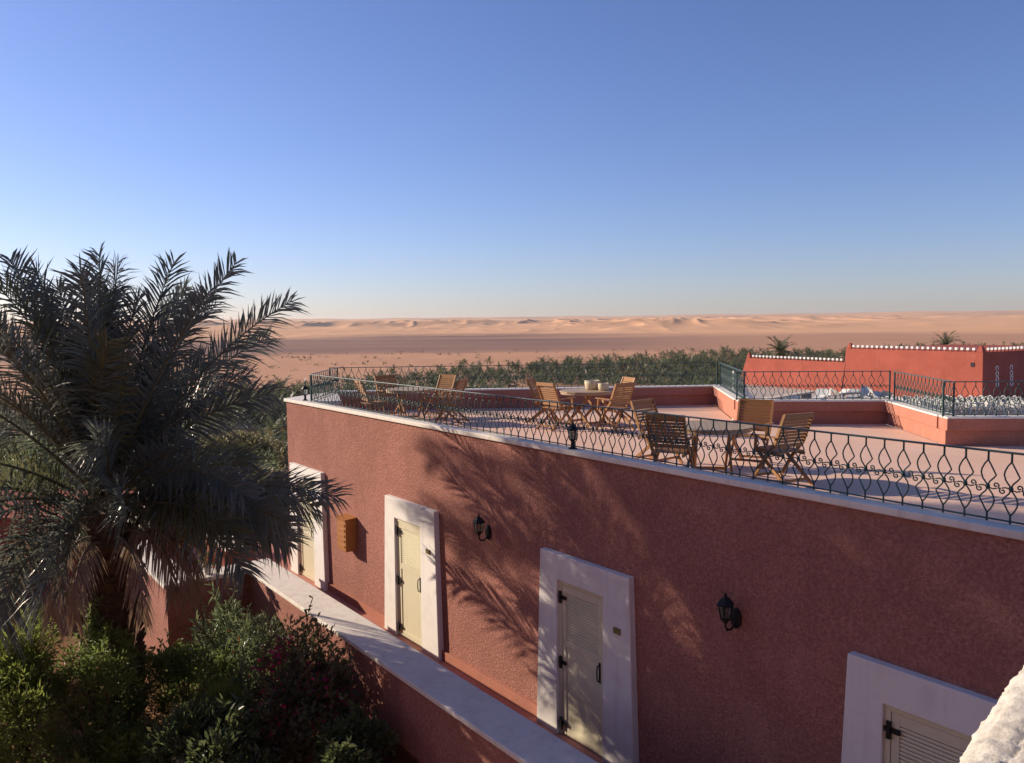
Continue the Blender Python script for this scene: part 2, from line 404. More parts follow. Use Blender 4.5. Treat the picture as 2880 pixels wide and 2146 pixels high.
for k, u in enumerate(doors_u[:4]):
    d = tag(empty('louvred_door', UW(u, WALL_W), RZ), door_labels[k], 'door', 'doors along the pink wall')
    surround(d)
    x0, x1, zt = .37, 1.31, 2.24
    j = MB(); j.box(x0, x0 + .06, -.06, -.001, 0, zt); j.box(x1 - .06, x1, -.06, -.001, 0, zt); j.box(x0 + .06, x1 - .06, -.06, -.001, zt - .06, zt)
    j.build('jamb', M_CREAM, d, bevel=.004)
    a, b = x0 + .066, x1 - .066; lf = MB(); y0, y1 = -.05, -.012
    lf.box(a, a + .075, y0, y1, .012, zt - .066); lf.box(b - .075, b, y0, y1, .012, zt - .066)
    lf.box(a + .075, b - .075, y0, y1, zt - .175, zt - .066); lf.box(a + .075, b - .075, y0, y1, 1.30, 1.40); lf.box(a + .075, b - .075, y0 + .004, y1, .012, .12)
    lf.box(a + .075, b - .075, y0 + .014, y1, .12, 1.30); lf.box(a + .075, b - .075, -.022, y1, 1.40, zt - .175)
    leaf = lf.build('leaf', M_CREAM, d, bevel=.003)
    nsl = 17; zz0, zz1 = 1.405, zt - .178; w = b - a - .15
    for i in range(nsl):
        s = link('louvre_slat', slat_me, leaf); s.location = (a + .075, -.026, zz0 + (zz1 - zz0) * i / nsl + .004); s.scale = (w / .70, 1, 1); s.rotation_euler = (rad(-12), 0, 0)
    for hz in (2.0, 1.06, .17):
        h = link('hinge', hinge_me, d); h.location = (x0 + .05, -.05, hz)
    hd = MB(); hd.tube([(b - .04, -.05, 1.05), (b - .04, -.095, 1.055), (b - .045, -.10, 1.12), (b - .045, -.10, 1.20), (b - .04, -.095, 1.265), (b - .04, -.05, 1.27)], .009, 6); hd.box(b - .058, b - .022, -.056, -.049, 1.02, 1.30)
    hd.build('handle', M_BLACK, leaf)
    pl = MB().box(1.53, 1.65, -.122, -.10, 1.83, 1.91).build('number_plate', M_BRASS, d, bevel=.004)

# ------------------------------------------------------------------ meter box on the wall
bx = tag(empty('meter_box', UW(15.62, WALL_W, 1.2), RZ), 'orange brown meter box with grille front mounted on sunlit wall', 'meter box')
MB().box(0, .42, -.24, 0, 0, .66).build('casing', M_RUST, bx, bevel=.01)
MB().hexa([(-.03, -.28, .662), (.45, -.28, .662), (.45, 0, .662), (-.03, 0, .662)], [(-.03, -.28, .675), (.45, -.28, .675), (.45, 0, .70), (-.03, 0, .70)]).build('lid', M_RUST, bx)
for i in range(5): MB().box(.05, .37, -.252, -.238, .08 + i * .11, .13 + i * .11).build('grille_slat', M_RUST, bx)
MB().box(-.16, -.01, -.10, 0, .46, .60).build('junction_box', M_WHITE, bx, bevel=.01)

# ------------------------------------------------------------------ lanterns
def lantern_parts(parent, z, s=1.0, y=0.0, finial_up=True):
    n = 6
    MB().lathe([(.05 * s, z), (.075 * s, z + .02 * s), (.105 * s, z + .21 * s), (.10 * s, z + .215 * s)], n, (0, y, 0)).build('pane', M_GLASS, parent)
    c = MB()
    for k in range(n):
        a = 2 * math.pi * k / n; ca, sa = math.cos(a), math.sin(a)
        c.bar((.076 * s * ca, y + .076 * s * sa, z + .015 * s), (.108 * s * ca, y + .108 * s * sa, z + .215 * s), .014 * s, .014 * s)
    c.lathe([(.03 * s, z - .06 * s), (.05 * s, z - .03 * s), (.082 * s, z - .002 * s), (.082 * s, z + .018 * s), (.04 * s, z + .018 * s)], n, (0, y, 0))
    c.build('cage', M_BLACK, parent)
    MB().lathe([(.135 * s, z + .21 * s), (.14 * s, z + .225 * s), (.09 * s, z + .285 * s), (.05 * s, z + .325 * s), (.02 * s, z + .34 * s), (.026 * s, z + .365 * s), (.004 * s, z + .40 * s)], n, (0, y, 0)).build('cap', M_BLACK, parent)
for u, lab in ((10.46, 'black six sided wall lantern in dappled shade beside the sunlit door'), (5.66, 'black six sided wall lantern on the shaded wall right of the middle door')):
    lo = tag(empty('wall_lantern', UW(u, WALL_W, 2.52), RZ), lab, 'lantern', 'lanterns on the pink wall')
    MB().lathe([(.075, 0), (.075, .02), (.05, .035), (.02, .04)], 12).build('back_plate', M_BLACK, lo)
    lo.children[0].rotation_euler = (rad(90), 0, 0); lo.children[0].scale = (1, 1.6, 1); lo.children[0].location = (0, 0, .02)
    MB().tube([(0, -.02, -.02), (0, -.08, -.09), (0, -.16, -.085), (0, -.19, -.03), (0, -.19, .01)], .012, 8).build('bracket', M_BLACK, lo)
    lantern_parts(lo, .05, .74, -.19)
for u, w, lab in ((8.48, .05, 'small glass post lantern standing on the coping before the middle railing'), (17.95, .12, 'small glass post lantern standing on the white corner of the terrace')):
    lo = tag(empty('post_lantern', UW(u, WALL_W + w, COP_T), RZ), lab, 'lantern', 'lanterns on the coping')
    MB().lathe([(.06, 0), (.06, .015), (.03, .03), (.024, .11)], 8).build('post', M_BLACK, lo)
    lantern_parts(lo, .13, .62)

# ------------------------------------------------------------------ railings
RH, PITCH = .60, .185
def bal_mesh():
    m = MB(); r = .0072
    m.tube([(0, 0, .0), (0, 0, .075)], .0095, 6); m.tube([(0, 0, RH - .075), (0, 0, RH)], .0095, 6)
    a = [(0, .53), (-.028, .495), (-.05, .45), (-.056, .415), (-.044, .37), (-.02, .335), (0, .31)]
    b = [(0, .53), (.022, .49), (.048, .44), (.067, .402), (.05, .378), (.018, .345), (0, .31)]
    for q in (a, b):
        m.tube([(x, 0, z) for x, z in q], r, 5); m.tube([(-x, 0, RH - z) for x, z in q], r, 5)
    m.lathe([(.008, .275), (.018, .285), (.02, .30), (.018, .315), (.008, .325)], 6)
    return m.mesh('baluster', M_IRON, True)
def scroll_mesh():
    m = MB(); pts = []
    for i in range(15):
        t = i / 14; a = rad(-60) + t * rad(400); rr = .026 * (1 - .72 * t)
        pts.append((-.026 + rr * math.cos(a) , 0, .022 + rr * math.sin(a)))
    pts = pts[::-1]
    q = pts + [(-p[0], 0, -p[2]) for p in pts[::-1]]
    m.tube(q, .0065, 5); m.tube([(-.09, 0, -.004), (-.05, 0, -.012), (-.02, 0, -.004)], .006, 4); m.tube([(.09, 0, .004), (.05, 0, .012), (.02, 0, .004)], .006, 4)
    return m.mesh('scroll', M_IRON, True)
BAL, SCR = bal_mesh(), scroll_mesh()
def railing(a, b, z, label):
    a = Vector(a); b = Vector(b); t = b - a; L = t.length
    o = tag(empty('railing', (a.x, a.y, z), math.atan2(t.y, t.x)), label, 'railing', 'wrought iron railings of the terrace')
    n = max(2, round(L / PITCH)); st = L / n
    MB().box(-.02, L + .02, -.02, .02, RH + .006, RH + .022).build('top_rail', M_RAIL, o, bevel=.003)
    MB().box(0, L, -.012, .012, .022, .034).build('bottom_rail', M_IRON, o)
    for x in (0, L): MB().box(x - .014, x + .014, -.014, .014, -.01, RH + .006).build('post', M_IRON, o)
    for i in range(n):
        if i: c = link('baluster', BAL, o); c.location.x = i * st; c.location.z = .006
        c = link('scroll', SCR, o); c.location = ((i + .5) * st, 0, RH / 2)
    return o
railing(UW(17.6, WALL_W + .115).xy, UW(-3.0, WALL_W + .115).xy, COP_T, 'long dark iron scroll railing on the front coping above the doors')
def offs(a, b, o):
    a = Vector(a); b = Vector(b); t = (b - a).normalized(); n = Vector((-t.y, t.x)); return a + n * o, b + n * o
rl = ['iron railing along the far left parapet in front of the palm grove', 'short green railing seen edge on above the first sunlit step of parapet', 'iron railing along the parapet in front of the red walled garden',
      'green railing seen edge on above the long sunlit step of parapet', 'iron railing on the rightmost parapet before the white chairs']
corner = []
for k, (a, b) in enumerate(segs):
    p, q = offs(a, b, .15); t = (q - p).normalized()
    if k in (0, 2): q = q + t * .12
    if k in (1, 3): p = p + t * .06; q = q - t * .10
    if k == 2: p = p - t * .0
    railing(p, q, COP_T, rl[k])
pA, pB = UW(17.75, WALL_W + .2).xy, Vector((-4.55, 21.3))
railing(pB, pA, COP_T, 'short iron railing closing the left end of the terrace')

# ------------------------------------------------------------------ teak furniture
def chair_proto():
    o = empty('teak_armchair')
    W = .52
    for s in (-1, 1):
        x = s * W / 2
        m = MB(); P = [Vector((x, .30, .0)), Vector((x, .06, .36)), Vector((x, -.13, .58)), Vector((x, -.30, .98))]
        for i in range(3): m.bar(P[i], P[i + 1], .026, .045, (0, 1, 0) if False else None)
        m.build('back_post', M_TEAK, o)
        MB().bar((x * .90, -.34, 0), (x * .90, .22, .44), .026, .045).build('leg', M_TEAK, o)
        MB().bar((x * 1.09, .22, .42), (x * 1.09, .20, .65), .026, .04).build('arm_post', M_TEAK, o)
        m = MB(); m.bar((x * 1.06, -.17, .655), (x * 1.12, .27, .665), .055, .022); m.build('armrest', M_TEAK, o)
        MB().bar((x * .84, -.20, .425), (x * .84, .24, .445), .022, .045).build('seat_rail', M_TEAK, o)
    for i in range(6):
        y = -.17 + i * .08; MB().box(-W / 2 + .03, W / 2 - .03, y, y + .062, .447 + .004 * i, .463 + .004 * i).build('seat_slat', M_TEAK, o)
    top = Vector((0, -.30, .98)); bot = Vector((0, -.125, .57)); ax = (top - bot)
    MB().bar((-W / 2 - .005, top.y, top.z - .02), (W / 2 + .005, top.y, top.z - .02), .03, .07).build('top_rail', M_TEAK, o)
    MB().bar((-W / 2, bot.y, bot.z - .03), (W / 2, bot.y, bot.z - .03), .024, .05).build('lower_rail', M_TEAK, o)
    for i in range(8):
        c = bot + ax * ((i + .55) / 9.0)
        MB().bar((-W / 2 + .014, c.y, c.z), (W / 2 - .014, c.y, c.z), .014, .036).build('back_slat', M_TEAK, o)
    MB().bar((-W / 2, .22, .10), (W / 2, .22, .10), .02, .035).build('stretcher', M_TEAK, o)
    MB().bar((-W / 2 * .9, -.26, .08), (W / 2 * .9, -.26, .08), .02, .035).build('stretcher', M_TEAK, o)
    return o
def table_proto():
    o = empty('round_table'); n = 40; R = .58
    m = MB(); w = .085; k = 0; x = -R
    while x < R - .01:
        xa, xb = x, min(x + w, R); ya = math.sqrt(max(R * R - xa * xa, .0001)); yb = math.sqrt(max(R * R - xb * xb, .0001)); xm = (xa + xb) / 2; ym = math.sqrt(R * R - xm * xm)
        MB().prism([(xa + .003, -ya), (xm, -ym), (xb - .003, -yb), (xb - .003, yb), (xm, ym), (xa + .003, ya)], .722, .745).build('top_plank', M_TEAKG, o)
        x += w
    ring = MB()
    for k in range(n):
        a0, a1 = 2 * math.pi * k / n, 2 * math.pi * (k + 1) / n
        q = [(r * math.cos(a), r * math.sin(a)) for r, a in ((R - .05, a0), (R - .015, a0), (R - .015, a1), (R - .05, a1))]
        ring.prism(q, .675, .720)
    ring.build('apron', M_TEAKG, o)
    for sx in (-1, 1):
        MB().bar((sx * .26, -.38, 0), (sx * .26, .36, .675), .035, .055).build('leg', M_TEAK, o)
        MB().bar((sx * .22, .38, 0), (sx * .22, -.36, .675), .035, .055).build('leg', M_TEAK, o)
    MB().bar((-.26, -.31, .06), (.26, -.31, .06), .03, .045).build('stretcher', M_TEAK, o)
    MB().bar((-.22, .31, .06), (.22, .31, .06), .03, .045).build('stretcher', M_TEAK, o)
    return o
CH, TB = chair_proto(), table_proto()
used = {'c': 0, 't': 0}
def put(kind, x, y, rz, label):
    src = CH if kind == 'c' else TB
    o = src if not used[kind] else copy_tree(src); used[kind] = 1
    o.location = (x, y, FLR + .001); o.rotation_euler = (0, 0, rad(rz))
    tag(o, label, 'chair' if kind == 'c' else 'table', 'teak chairs on the terrace' if kind == 'c' else 'round tables on the terrace'); return o
tA, tB, tC = (-2.35, 18.9), (1.62, 17.9), (2.88, 11.75)
put('t', *tA, 15, 'round wooden table of the farthest group at the left end of the terrace')
put('t', *tB, 40, 'round wooden table of the middle group with a cream basket on it')
put('t', *tC, -10, 'round wooden table of the nearest group beside the front railing')
def face(p, c, off=0):                                   # chair local +y looks at c
    return math.degrees(math.atan2(c[1] - p[1], c[0] - p[0])) - 90 + off
def chair(p, c, label, off=0): put('c', p[0], p[1], face(p, c, off), label)
chair((-3.22, 18.55), tA, 'sunlit teak chair at left of the farthest table', 5)
chair((-2.95, 19.75), tA, 'teak chair with dark top rail behind the left chair of the farthest table', 0)
chair((-1.75, 19.75), tA, 'sunlit teak chair behind the farthest table at its right', -4)
chair((-1.38, 18.45), tA, 'shaded teak chair at right front of the farthest table', 6)
chair((.92, 17.15), tB, 'teak chair with glowing back at left front of the middle table', -8)
chair((.70, 18.35), tB, 'teak chair half hidden at left rear of the middle table', 10)
chair((2.14, 16.9), tB, 'large teak chair turned away at right front of the middle table', 8)
chair((2.36, 18.2), tB, 'sunlit teak chair at right rear of the middle table', 0)
chair((2.20, 11.25), tC, 'dark teak chair with its back to the front railing at nearest table', 26)
chair((2.28, 12.85), tC, 'teak chair showing only its back left behind the nearest table', 12)
chair((3.72, 12.65), tC, 'pale sunlit teak chair facing the camera behind the nearest table', 12)
chair((3.72, 11.2), tC, 'teak chair seen from behind at right end of the nearest table', -30)
bk = tag(empty('wicker_basket', (1.78, 18.1, FLR + .747)), 'cream wicker basket on the middle table', 'basket')
MB().lathe([(.11, 0), (.15, .02), (.17, .14), (.165, .19), (.15, .19), (.14, .04)], 14).build('bowl', M_BASKET, bk, True)
MB().tube([(.16 * math.cos(a), .16 * math.sin(a), .19) for a in [2 * math.pi * i / 20 for i in range(21)]], .014, 6).build('rim', M_BASKET, bk)
bk2 = tag(empty('wicker_basket', (2.0, 17.82, FLR + .747)), 'smaller cream wicker basket at right edge of the middle table', 'basket')
MB().lathe([(.08, 0), (.11, .02), (.12, .12), (.115, .15), (.105, .15), (.10, .04)], 14).build('bowl', M_BASKET, bk2, True)
MB().tube([(.112 * math.cos(a), .112 * math.sin(a), .15) for a in [2 * math.pi * i / 20 for i in range(21)]], .011, 6).build('rim', M_BASKET, bk2)

# ------------------------------------------------------------------ walkway, garden walls
wk = MB().prism([tuple(UW(u, w).xy) for u, w in ((-4, 5.3), (-4, 7.40), (18.7, 7.40), (18.9, 8.6), (22.3, 8.6), (22.3, 3.8), (15.9, 3.8), (15.9, 5.3))], -.85, .0)
tag(wk.build('walkway', M_PAVE), 'reddish paved walkway between the garden wall and the doors', 'pavement', kind='structure')
GW_T = 5.87 - 4.8
def gl(u, w): return (-u, w - WALL_W)
gw = tag(empty('garden_wall', ORG, RZ), 'low pink garden wall with broad white coping stepping round the palm bed', 'wall')
MB().prism([gl(16.25, 5.80), gl(16.25, 4.20), gl(23.5, 4.20), gl(23.5, 3.74), gl(15.80, 3.74), gl(15.80, 5.30), gl(-4, 5.30), gl(-4, 5.80)][::-1], -.9, GW_T - .07).build('wall', M_PINK, gw)
MB().prism([gl(16.30, 5.86), gl(16.30, 4.26), gl(23.5, 4.26), gl(23.5, 3.68), gl(15.74, 3.68), gl(15.74, 5.24), gl(-4, 5.24), gl(-4, 5.86)][::-1], GW_T - .07, GW_T).build('coping', M_COPING, gw, bevel=.012)
# low planter beyond the corner
pb = tag(empty('planter_block', UW(17.5, 5.4), RZ), 'low red planter with white top beyond the corner of the garden wall', 'planter')
MB().box(-1.6, 0, 0, .62, -.01, GW_T - .06).build('wall', M_RED, pb)
MB().box(-1.63, .03, -.03, .65, GW_T - .06, GW_T).build('coping', M_COPING, pb, bevel=.01)
# red outbuilding and second garden wall seen at the far left under the palm
ob = tag(empty('red_outbuilding', (-12.9, 19.4, -.7), rad(-4)), 'dark red outbuilding wall glimpsed under the palm at far left', 'building')
MB().box(-5, 3.4, 0, 3.0, 0, 1.95).build('wall', M_RED, ob)
MB().box(-5.05, 3.45, -.05, 3.05, 1.95, 2.03).build('coping', M_RED, ob)
MB().box(-.35, .55, -.06, .02, 0, 1.8).build('door_surround', M_WHITE, ob)
lw = tag(empty('low_wall', (-9.7, 14.35, -.7), rad(-37)), 'cream topped low wall at the left edge of the garden', 'wall')
MB().box(-3.5, 1.1, -.2, .25, 0, 1.62).build('wall', M_RED, lw)
MB().box(-3.55, 1.15, -.25, .30, 1.62, 1.69).build('coping', M_COPING, lw, bevel=.01)

# ------------------------------------------------------------------ rough plaster parapet beside the viewer
def near_parapet():
    o = tag(empty('viewpoint_building', (0.522, .985, 0)), 'pink building whose rough white plastered parapet fills the lower right corner', 'building')
    e = np.array([.812 - .535, 1.268 - .973]); e /= np.linalg.norm(e); nn = np.array([e[1], -e[0]])   # nn to the inside (right)
    zt = H - .545
    s = np.linspace(-1.0, 1.2, 520); s2 = np.concatenate([np.linspace(-9, -1, 120)[:-1], s, np.linspace(1.2, 3.4, 40)[1:]])
    # cross-section: outer face, rounded shoulder, gently crowned top, inner face
    prof = [(.0, -1.6), (.0, -.4)] + [(.0 + .0 * t, -.4 + .33 * t) for t in np.linspace(.05, 1, 30)]
    prof += [(.07 * (1 - math.cos(a)), -.07 + .07 * math.sin(a)) for a in np.linspace(.1, math.pi / 2, 16)]
    prof += [(.07 + .26 * t, .0 + .012 * math.sin(math.pi * t)) for t in np.linspace(.01, 1, 90)]
    prof += [(.33 + .07 * math.sin(a), -.07 + .07 * math.cos(a)) for a in np.linspace(.1, math.pi / 2, 12)] + [(.40, -.5), (.40, -1.0)]
    prof = np.array(prof)
    S, K = np.meshgrid(s2, np.arange(len(prof)), indexing='ij'); C = prof[K]
    arc = np.concatenate([[0], np.cumsum(np.hypot(*np.diff(prof, axis=0).T))])[K]
    d = (fbm(S * 30 + arc * 14, arc * 95 - S * 8, 4) - .45) * .013 + (fbm(S * 70, arc * 260 + S * 40, 3) - .45) * .007 + (fbm(S * 5, arc * 7, 2) - .35) * .016
    tn = np.gradient(prof, axis=0); nv = np.stack([-tn[:, 1], tn[:, 0]], -1); nv /= np.linalg.norm(nv, axis=1)[:, None]
    C2 = C + nv[K] * d[..., None]
    P = np.stack([e[0] * S + nn[0] * C2[..., 0], e[1] * S + nn[1] * C2[..., 0], zt + C2[..., 1]], -1)
    n1, n2 = S.shape; a, b = np.meshgrid(np.arange(n1 - 1), np.arange(n2 - 1), indexing='ij'); i = (a * n2 + b).ravel()
    t = NT('rough_white_plaster'); p = t.pos()
    c = t.mix(t.ramp(t.noise(p, 14, 6, .7), [(.35, 0.0), (.7, 1.0)]), (.46, .42, .36), (.64, .60, .53))
    c = t.mix(t.math('MULTIPLY', t.ramp(t.noise(p, 60, 4, .7), [(.52, 0.0), (.7, 1.0)]), .5), c, (.30, .25, .19))
    t.bump(t.noise(p, 140, 5, .7), .7, .004)
    link('parapet_top', np_mesh('parapet_top', P.reshape(-1, 3), np.stack([i, i + 1, i + n2 + 1, i + n2], -1), t.fin(c, .95, .1), True), o)
    # the building that carries it: walls below, and an unseen storey added to block sky light
    def block(s0, s1, o0, o1, z0, z1, nm, mt):
        q = [e * s0 + nn * o0, e * s1 + nn * o0, e * s1 + nn * o1, e * s0 + nn * o1]
        MB().prism([tuple(v) for v in q][::-1], z0, z1).build(nm, mt, o)
    block(-9, 3.4, .012, 7.0, -.8, zt - 1.0, 'wall', M_PINK)
    block(-8.98, 3.38, .40, 6.98, zt - .998, zt - .99, 'roof_floor', M_FLOOR)
    block(-8.9, -2.4, .9, 6.9, zt - .985, 13.0, 'sky_block_storey', M_PINK)
near_parapet()
# unseen wing on the viewer's left, added to cut sky light on the wall
cw = tag(empty('sky_block_wing', (-9.0, 1.5, -.8), 0), 'unseen pink wing added left of the viewpoint to block sky light', 'building')
MB().box(-9, 0, -12, 0, 0, 10).build('wall', M_PINK, cw); MB().box(-9.05, .05, -12.05, .05, 10, 10.1).build('coping', M_COPING, cw)

# ------------------------------------------------------------------ big date palm
M_FROND = mat_leaf('date_palm_leaflets', (.125, .138, .110), (.18, .195, .15), .3, 1.3, .36)
M_FRONDG = mat_leaf('yellow_green_frond', (.12, .125, .055), (.17, .17, .08), .3, 1.3, .45)
M_DEAD = mat_leaf('dry_frond', (.20, .135, .085), (.30, .21, .14), .2, 3, .7)
M_RACHIS = mat_leaf('frond_stalk', (.10, .10, .045), (.16, .14, .06), .0, 5, .5)
M_BARK = NT('palm_bark')
_p = M_BARK.pos(); _n = M_BARK.noise(_p, 9, 6, .7)
M_BARK.bump(_n, 1.0, .05); M_BARK = M_BARK.fin(M_BARK.mix(_n, (.05, .032, .02), (.15, .095, .055)), .95)

def frond_mesh(L, el, droop, seed, n_leaf=88, leaf_len=.60, dead=False, twist=0.0, side_curve=0.0, lw=.029):
    """frond in local space: grows along +x from the origin, z up; returns stalk and leaflet arrays"""
    rg = np.random.default_rng(seed); N = 18
    ts = np.linspace(0, 1, N); ang = el - droop * ts ** 1.5
    yaw = side_curve * ts ** 2
    dv = np.stack([np.cos(ang) * np.cos(yaw), np.cos(ang) * np.sin(yaw), np.sin(ang)], -1)
    P = np.concatenate([[[0, 0, 0]], np.cumsum((dv[1:] + dv[:-1]) / 2 * L / (N - 1), axis=0)])
    V = []; Fc = []
    t0 = .2
    for s in (-1, 1):
        for i in range(n_leaf):
            t = t0 + (1 - t0) * (i + rg.random() * .8) / n_leaf
            f = t * (N - 1); k = min(int(f), N - 2); q = f - k
            c = P[k] * (1 - q) + P[k + 1] * q; T = dv[k] * (1 - q) + dv[k + 1] * q; T /= np.linalg.norm(T)
            S = np.cross([0, 0, 1.], T); S = S / (np.linalg.norm(S) + 1e-6); U_ = np.cross(T, S)
            ct, st = math.cos(twist), math.sin(twist); S, U_ = S * ct + U_ * st, U_ * ct - S * st
            prof = (.5 + .6 * math.sin(math.pi * ((t - t0) / (1 - t0) * .72 + .14))) * (.75 if t > .96 else 1)
            ll = leaf_len * prof * (.8 + .35 * rg.random())
            fa = rad(66 - 26 * t + rg.normal(0, 6)); va = rad(rg.choice([6, 26, 50]) + rg.normal(0, 6)) * (.4 if dead else 1)
            D = T * math.cos(fa) + (S * s * math.cos(va) + U_ * math.sin(va)) * math.sin(fa)
            if dead: D = D * .6 + np.array([0, 0, -.7]); D /= np.linalg.norm(D)
            sag = np.array([0, 0, -1.]) * ll * (.12 + .24 * rg.random() + (.2 if dead else 0))
            w = np.cross(D, U_ + rg.normal(0, .25, 3)); w = w / (np.linalg.norm(w) + 1e-6) * lw * (.8 + .4 * rg.random()) * .5
            m = c + D * ll * .5 + sag * .22; e = c + D * ll + sag
            o = len(V); V += [c - w * .6, c + w * .6, m + w, m - w, e]
            Fc += [(o, o + 1, o + 2), (o, o + 2, o + 3), (o + 3, o + 2, o + 4)]
    # spear of the tip
    return P, np.array(V), np.array(Fc)

def add_frond(palm, base, az, L, el, droop, seed, mat, **kw):
    P, V, Fc = frond_mesh(L, el, droop, seed, **kw)
    o = link('frond', np_mesh('frond', V, Fc, mat), palm); o.location = base; o.rotation_euler = (0, 0, az)
    N = len(P); s = MB(); s.tube([tuple(q) for q in P], [.030 * (1 - .86 * i / (N - 1)) + .002 for i in range(N)], 5)
    r = s.build('stalk', M_DEAD if mat is M_DEAD else M_RACHIS, o, True)
    return o

def big_palm(loc, crown_z, label, seed, spec=None, n=74, L0=4.0, boots=9, tr_r=.36):
    rg = np.random.default_rng(seed)
    o = tag(empty('date_palm', loc), label, 'palm tree', 'large date palms of the garden')
    # trunk with leaf bases
    tr = MB(); hz = crown_z; prof = []
    for i in range(40):
        t = i / 39; prof.append((tr_r + .05 * math.sin(i * 2.1) + (.10 if t > .7 else 0) * (t - .7) / .3, -.3 + (hz + .3) * t))
    tr.lathe(prof, 18); tr.build('trunk', M_BARK, o)
    boot = MB().add([(-.075, 0, 0), (.075, 0, 0), (.055, .12, .17), (-.055, .12, .17), (-.06, .05, 0), (.06, .05, 0), (.04, .16, .16), (-.04, .16, .16)],
                    [(0, 1, 2, 3), (7, 6, 5, 4), (0, 4, 5, 1), (3, 2, 6, 7), (1, 5, 6, 2), (0, 3, 7, 4)]).mesh('leaf_base', M_BARK)
    k = 0; z = .15
    while z < hz - .05:
        rr = tr_r - .01 + .08 * max(0, z / hz - .6)
        for j in range(boots if z > hz - 3.4 else 0):
            b = link('leaf_base', boot, o); a = 2 * math.pi * (j + .5 * (k % 2)) / 9 + k * .37
            b.location = (rr * math.cos(a), rr * math.sin(a), z); b.rotation_euler = (rg.normal(0, .12), rg.normal(0, .1), a - math.pi / 2); b.scale = (1, 1, .9 + .4 * rg.random())
        z += .16; k += 1
    ga = math.pi * (3 - math.sqrt(5))
    for i in range(n):
        t = (i + .5) / n
        el = rad(88 - 74 * t ** .9 + rg.normal(0, 5)); az = i * ga + rg.normal(0, .15)
        if abs((math.degrees(az) - 155 + 180) % 360 - 180) < 58 and t > .4 and rg.random() < .7: continue
        L = L0 * (.86 + .2 * rg.random()) * (1 - .12 * abs(t - .4)); dr = rad(20 + 48 * t + rg.normal(0, 8))
        if spec and math.cos(az) > .5 and .3 < t: L *= .72
        b = (.16 * math.cos(az) * t, .16 * math.sin(az) * t, hz + .25 - .45 * t)
        add_frond(o, b, az, L, el, dr, seed * 1000 + i, M_FRONDG if rg.random() < .12 else M_FROND, twist=rg.normal(0, .75), side_curve=rg.normal(0, .25))
    if spec:
        for i, (az, L, el, dr) in enumerate(spec):
            add_frond(o, (.1 * math.cos(rad(az)), .1 * math.sin(rad(az)), hz + .15), rad(az), L, rad(el), rad(dr), seed * 2000 + i, M_FROND, twist=(1.15 if math.cos(rad(az)) > 0 else -1.15) * (.5 + .6 * rg.random()), n_leaf=92)
    for i in range(17):                                   # dead skirt
        az = rg.random() * 2 * math.pi
        add_frond(o, (.30 * math.cos(az), .30 * math.sin(az), hz - .25 - .25 * rg.random()), az, 1.5 + .9 * rg.random(), rad(20), rad(125), seed * 3000 + i, M_DEAD, dead=True, n_leaf=40, leaf_len=.42, lw=.024)
    return o
# az 0 = to the right of the picture, 90 = away
spec = [(4, 4.25, 69, 20), (-8, 3.1, 54, 36), (18, 3.0, 50, 44), (0, 3.6, 10, 26), (12, 3.2, 6, 30), (-28, 3.1, 30, 60), (-70, 3.8, 76, 22), (-95, 3.7, 66, 36), (172, 4.2, 62, 24), (190, 4.1, 50, 40),
        (150, 4.0, 74, 16), (200, 3.9, 80, 14), (30, 3.9, 80, 14), (-60, 3.9, 82, 16), (100, 3.9, 82, 16), (-14, 3.2, 10, 38), (35, 4.4, 58, 30), (60, 4.3, 50, 36), (110, 4.3, 55, 34), (135, 4.3, 46, 40), (80, 4.2, 66, 26),
        (-6, 3.0, 6, 50), (-28, 3.1, 6, 54), (8, 2.9, 2, 48), (-75, 2.9, 16, 74), (-100, 2.7, 8, 78), (235, 3.2, 10, 58)]
big_palm((-6.45, 12.8, -.7), 3.7, 'big date palm with full grey green crown in the garden bed', 3, spec, 50, 3.75)
for tu, tz, tt, lab in ((5.6, 1.6, 22, 'tall date palm outside the left edge of the picture, shading the doors'), (-.2, 2.1, 25, 'taller date palm farther outside the left edge of the picture'), (None, 0, 0, 'unseen date palm added left of the viewpoint to dapple its parapet with shade')):
    if tu is None: big_palm((-9.6, 9.9, -.7), 9.0, lab, 91, None, 50, 3.4, 6, .19); continue  # extra unseen palm, added to throw dappled shade on the near parapet
    q = UW(tu, WALL_W) + Vector((SUN_DIR.x, SUN_DIR.y, 0)).normalized() * tt
    big_palm((q.x, q.y, -.7), tz + .7 + math.tan(SUN_EL) * tt, lab, 5 + int(tu * 10 + 30), None, 46, 3.9, 8, .19)

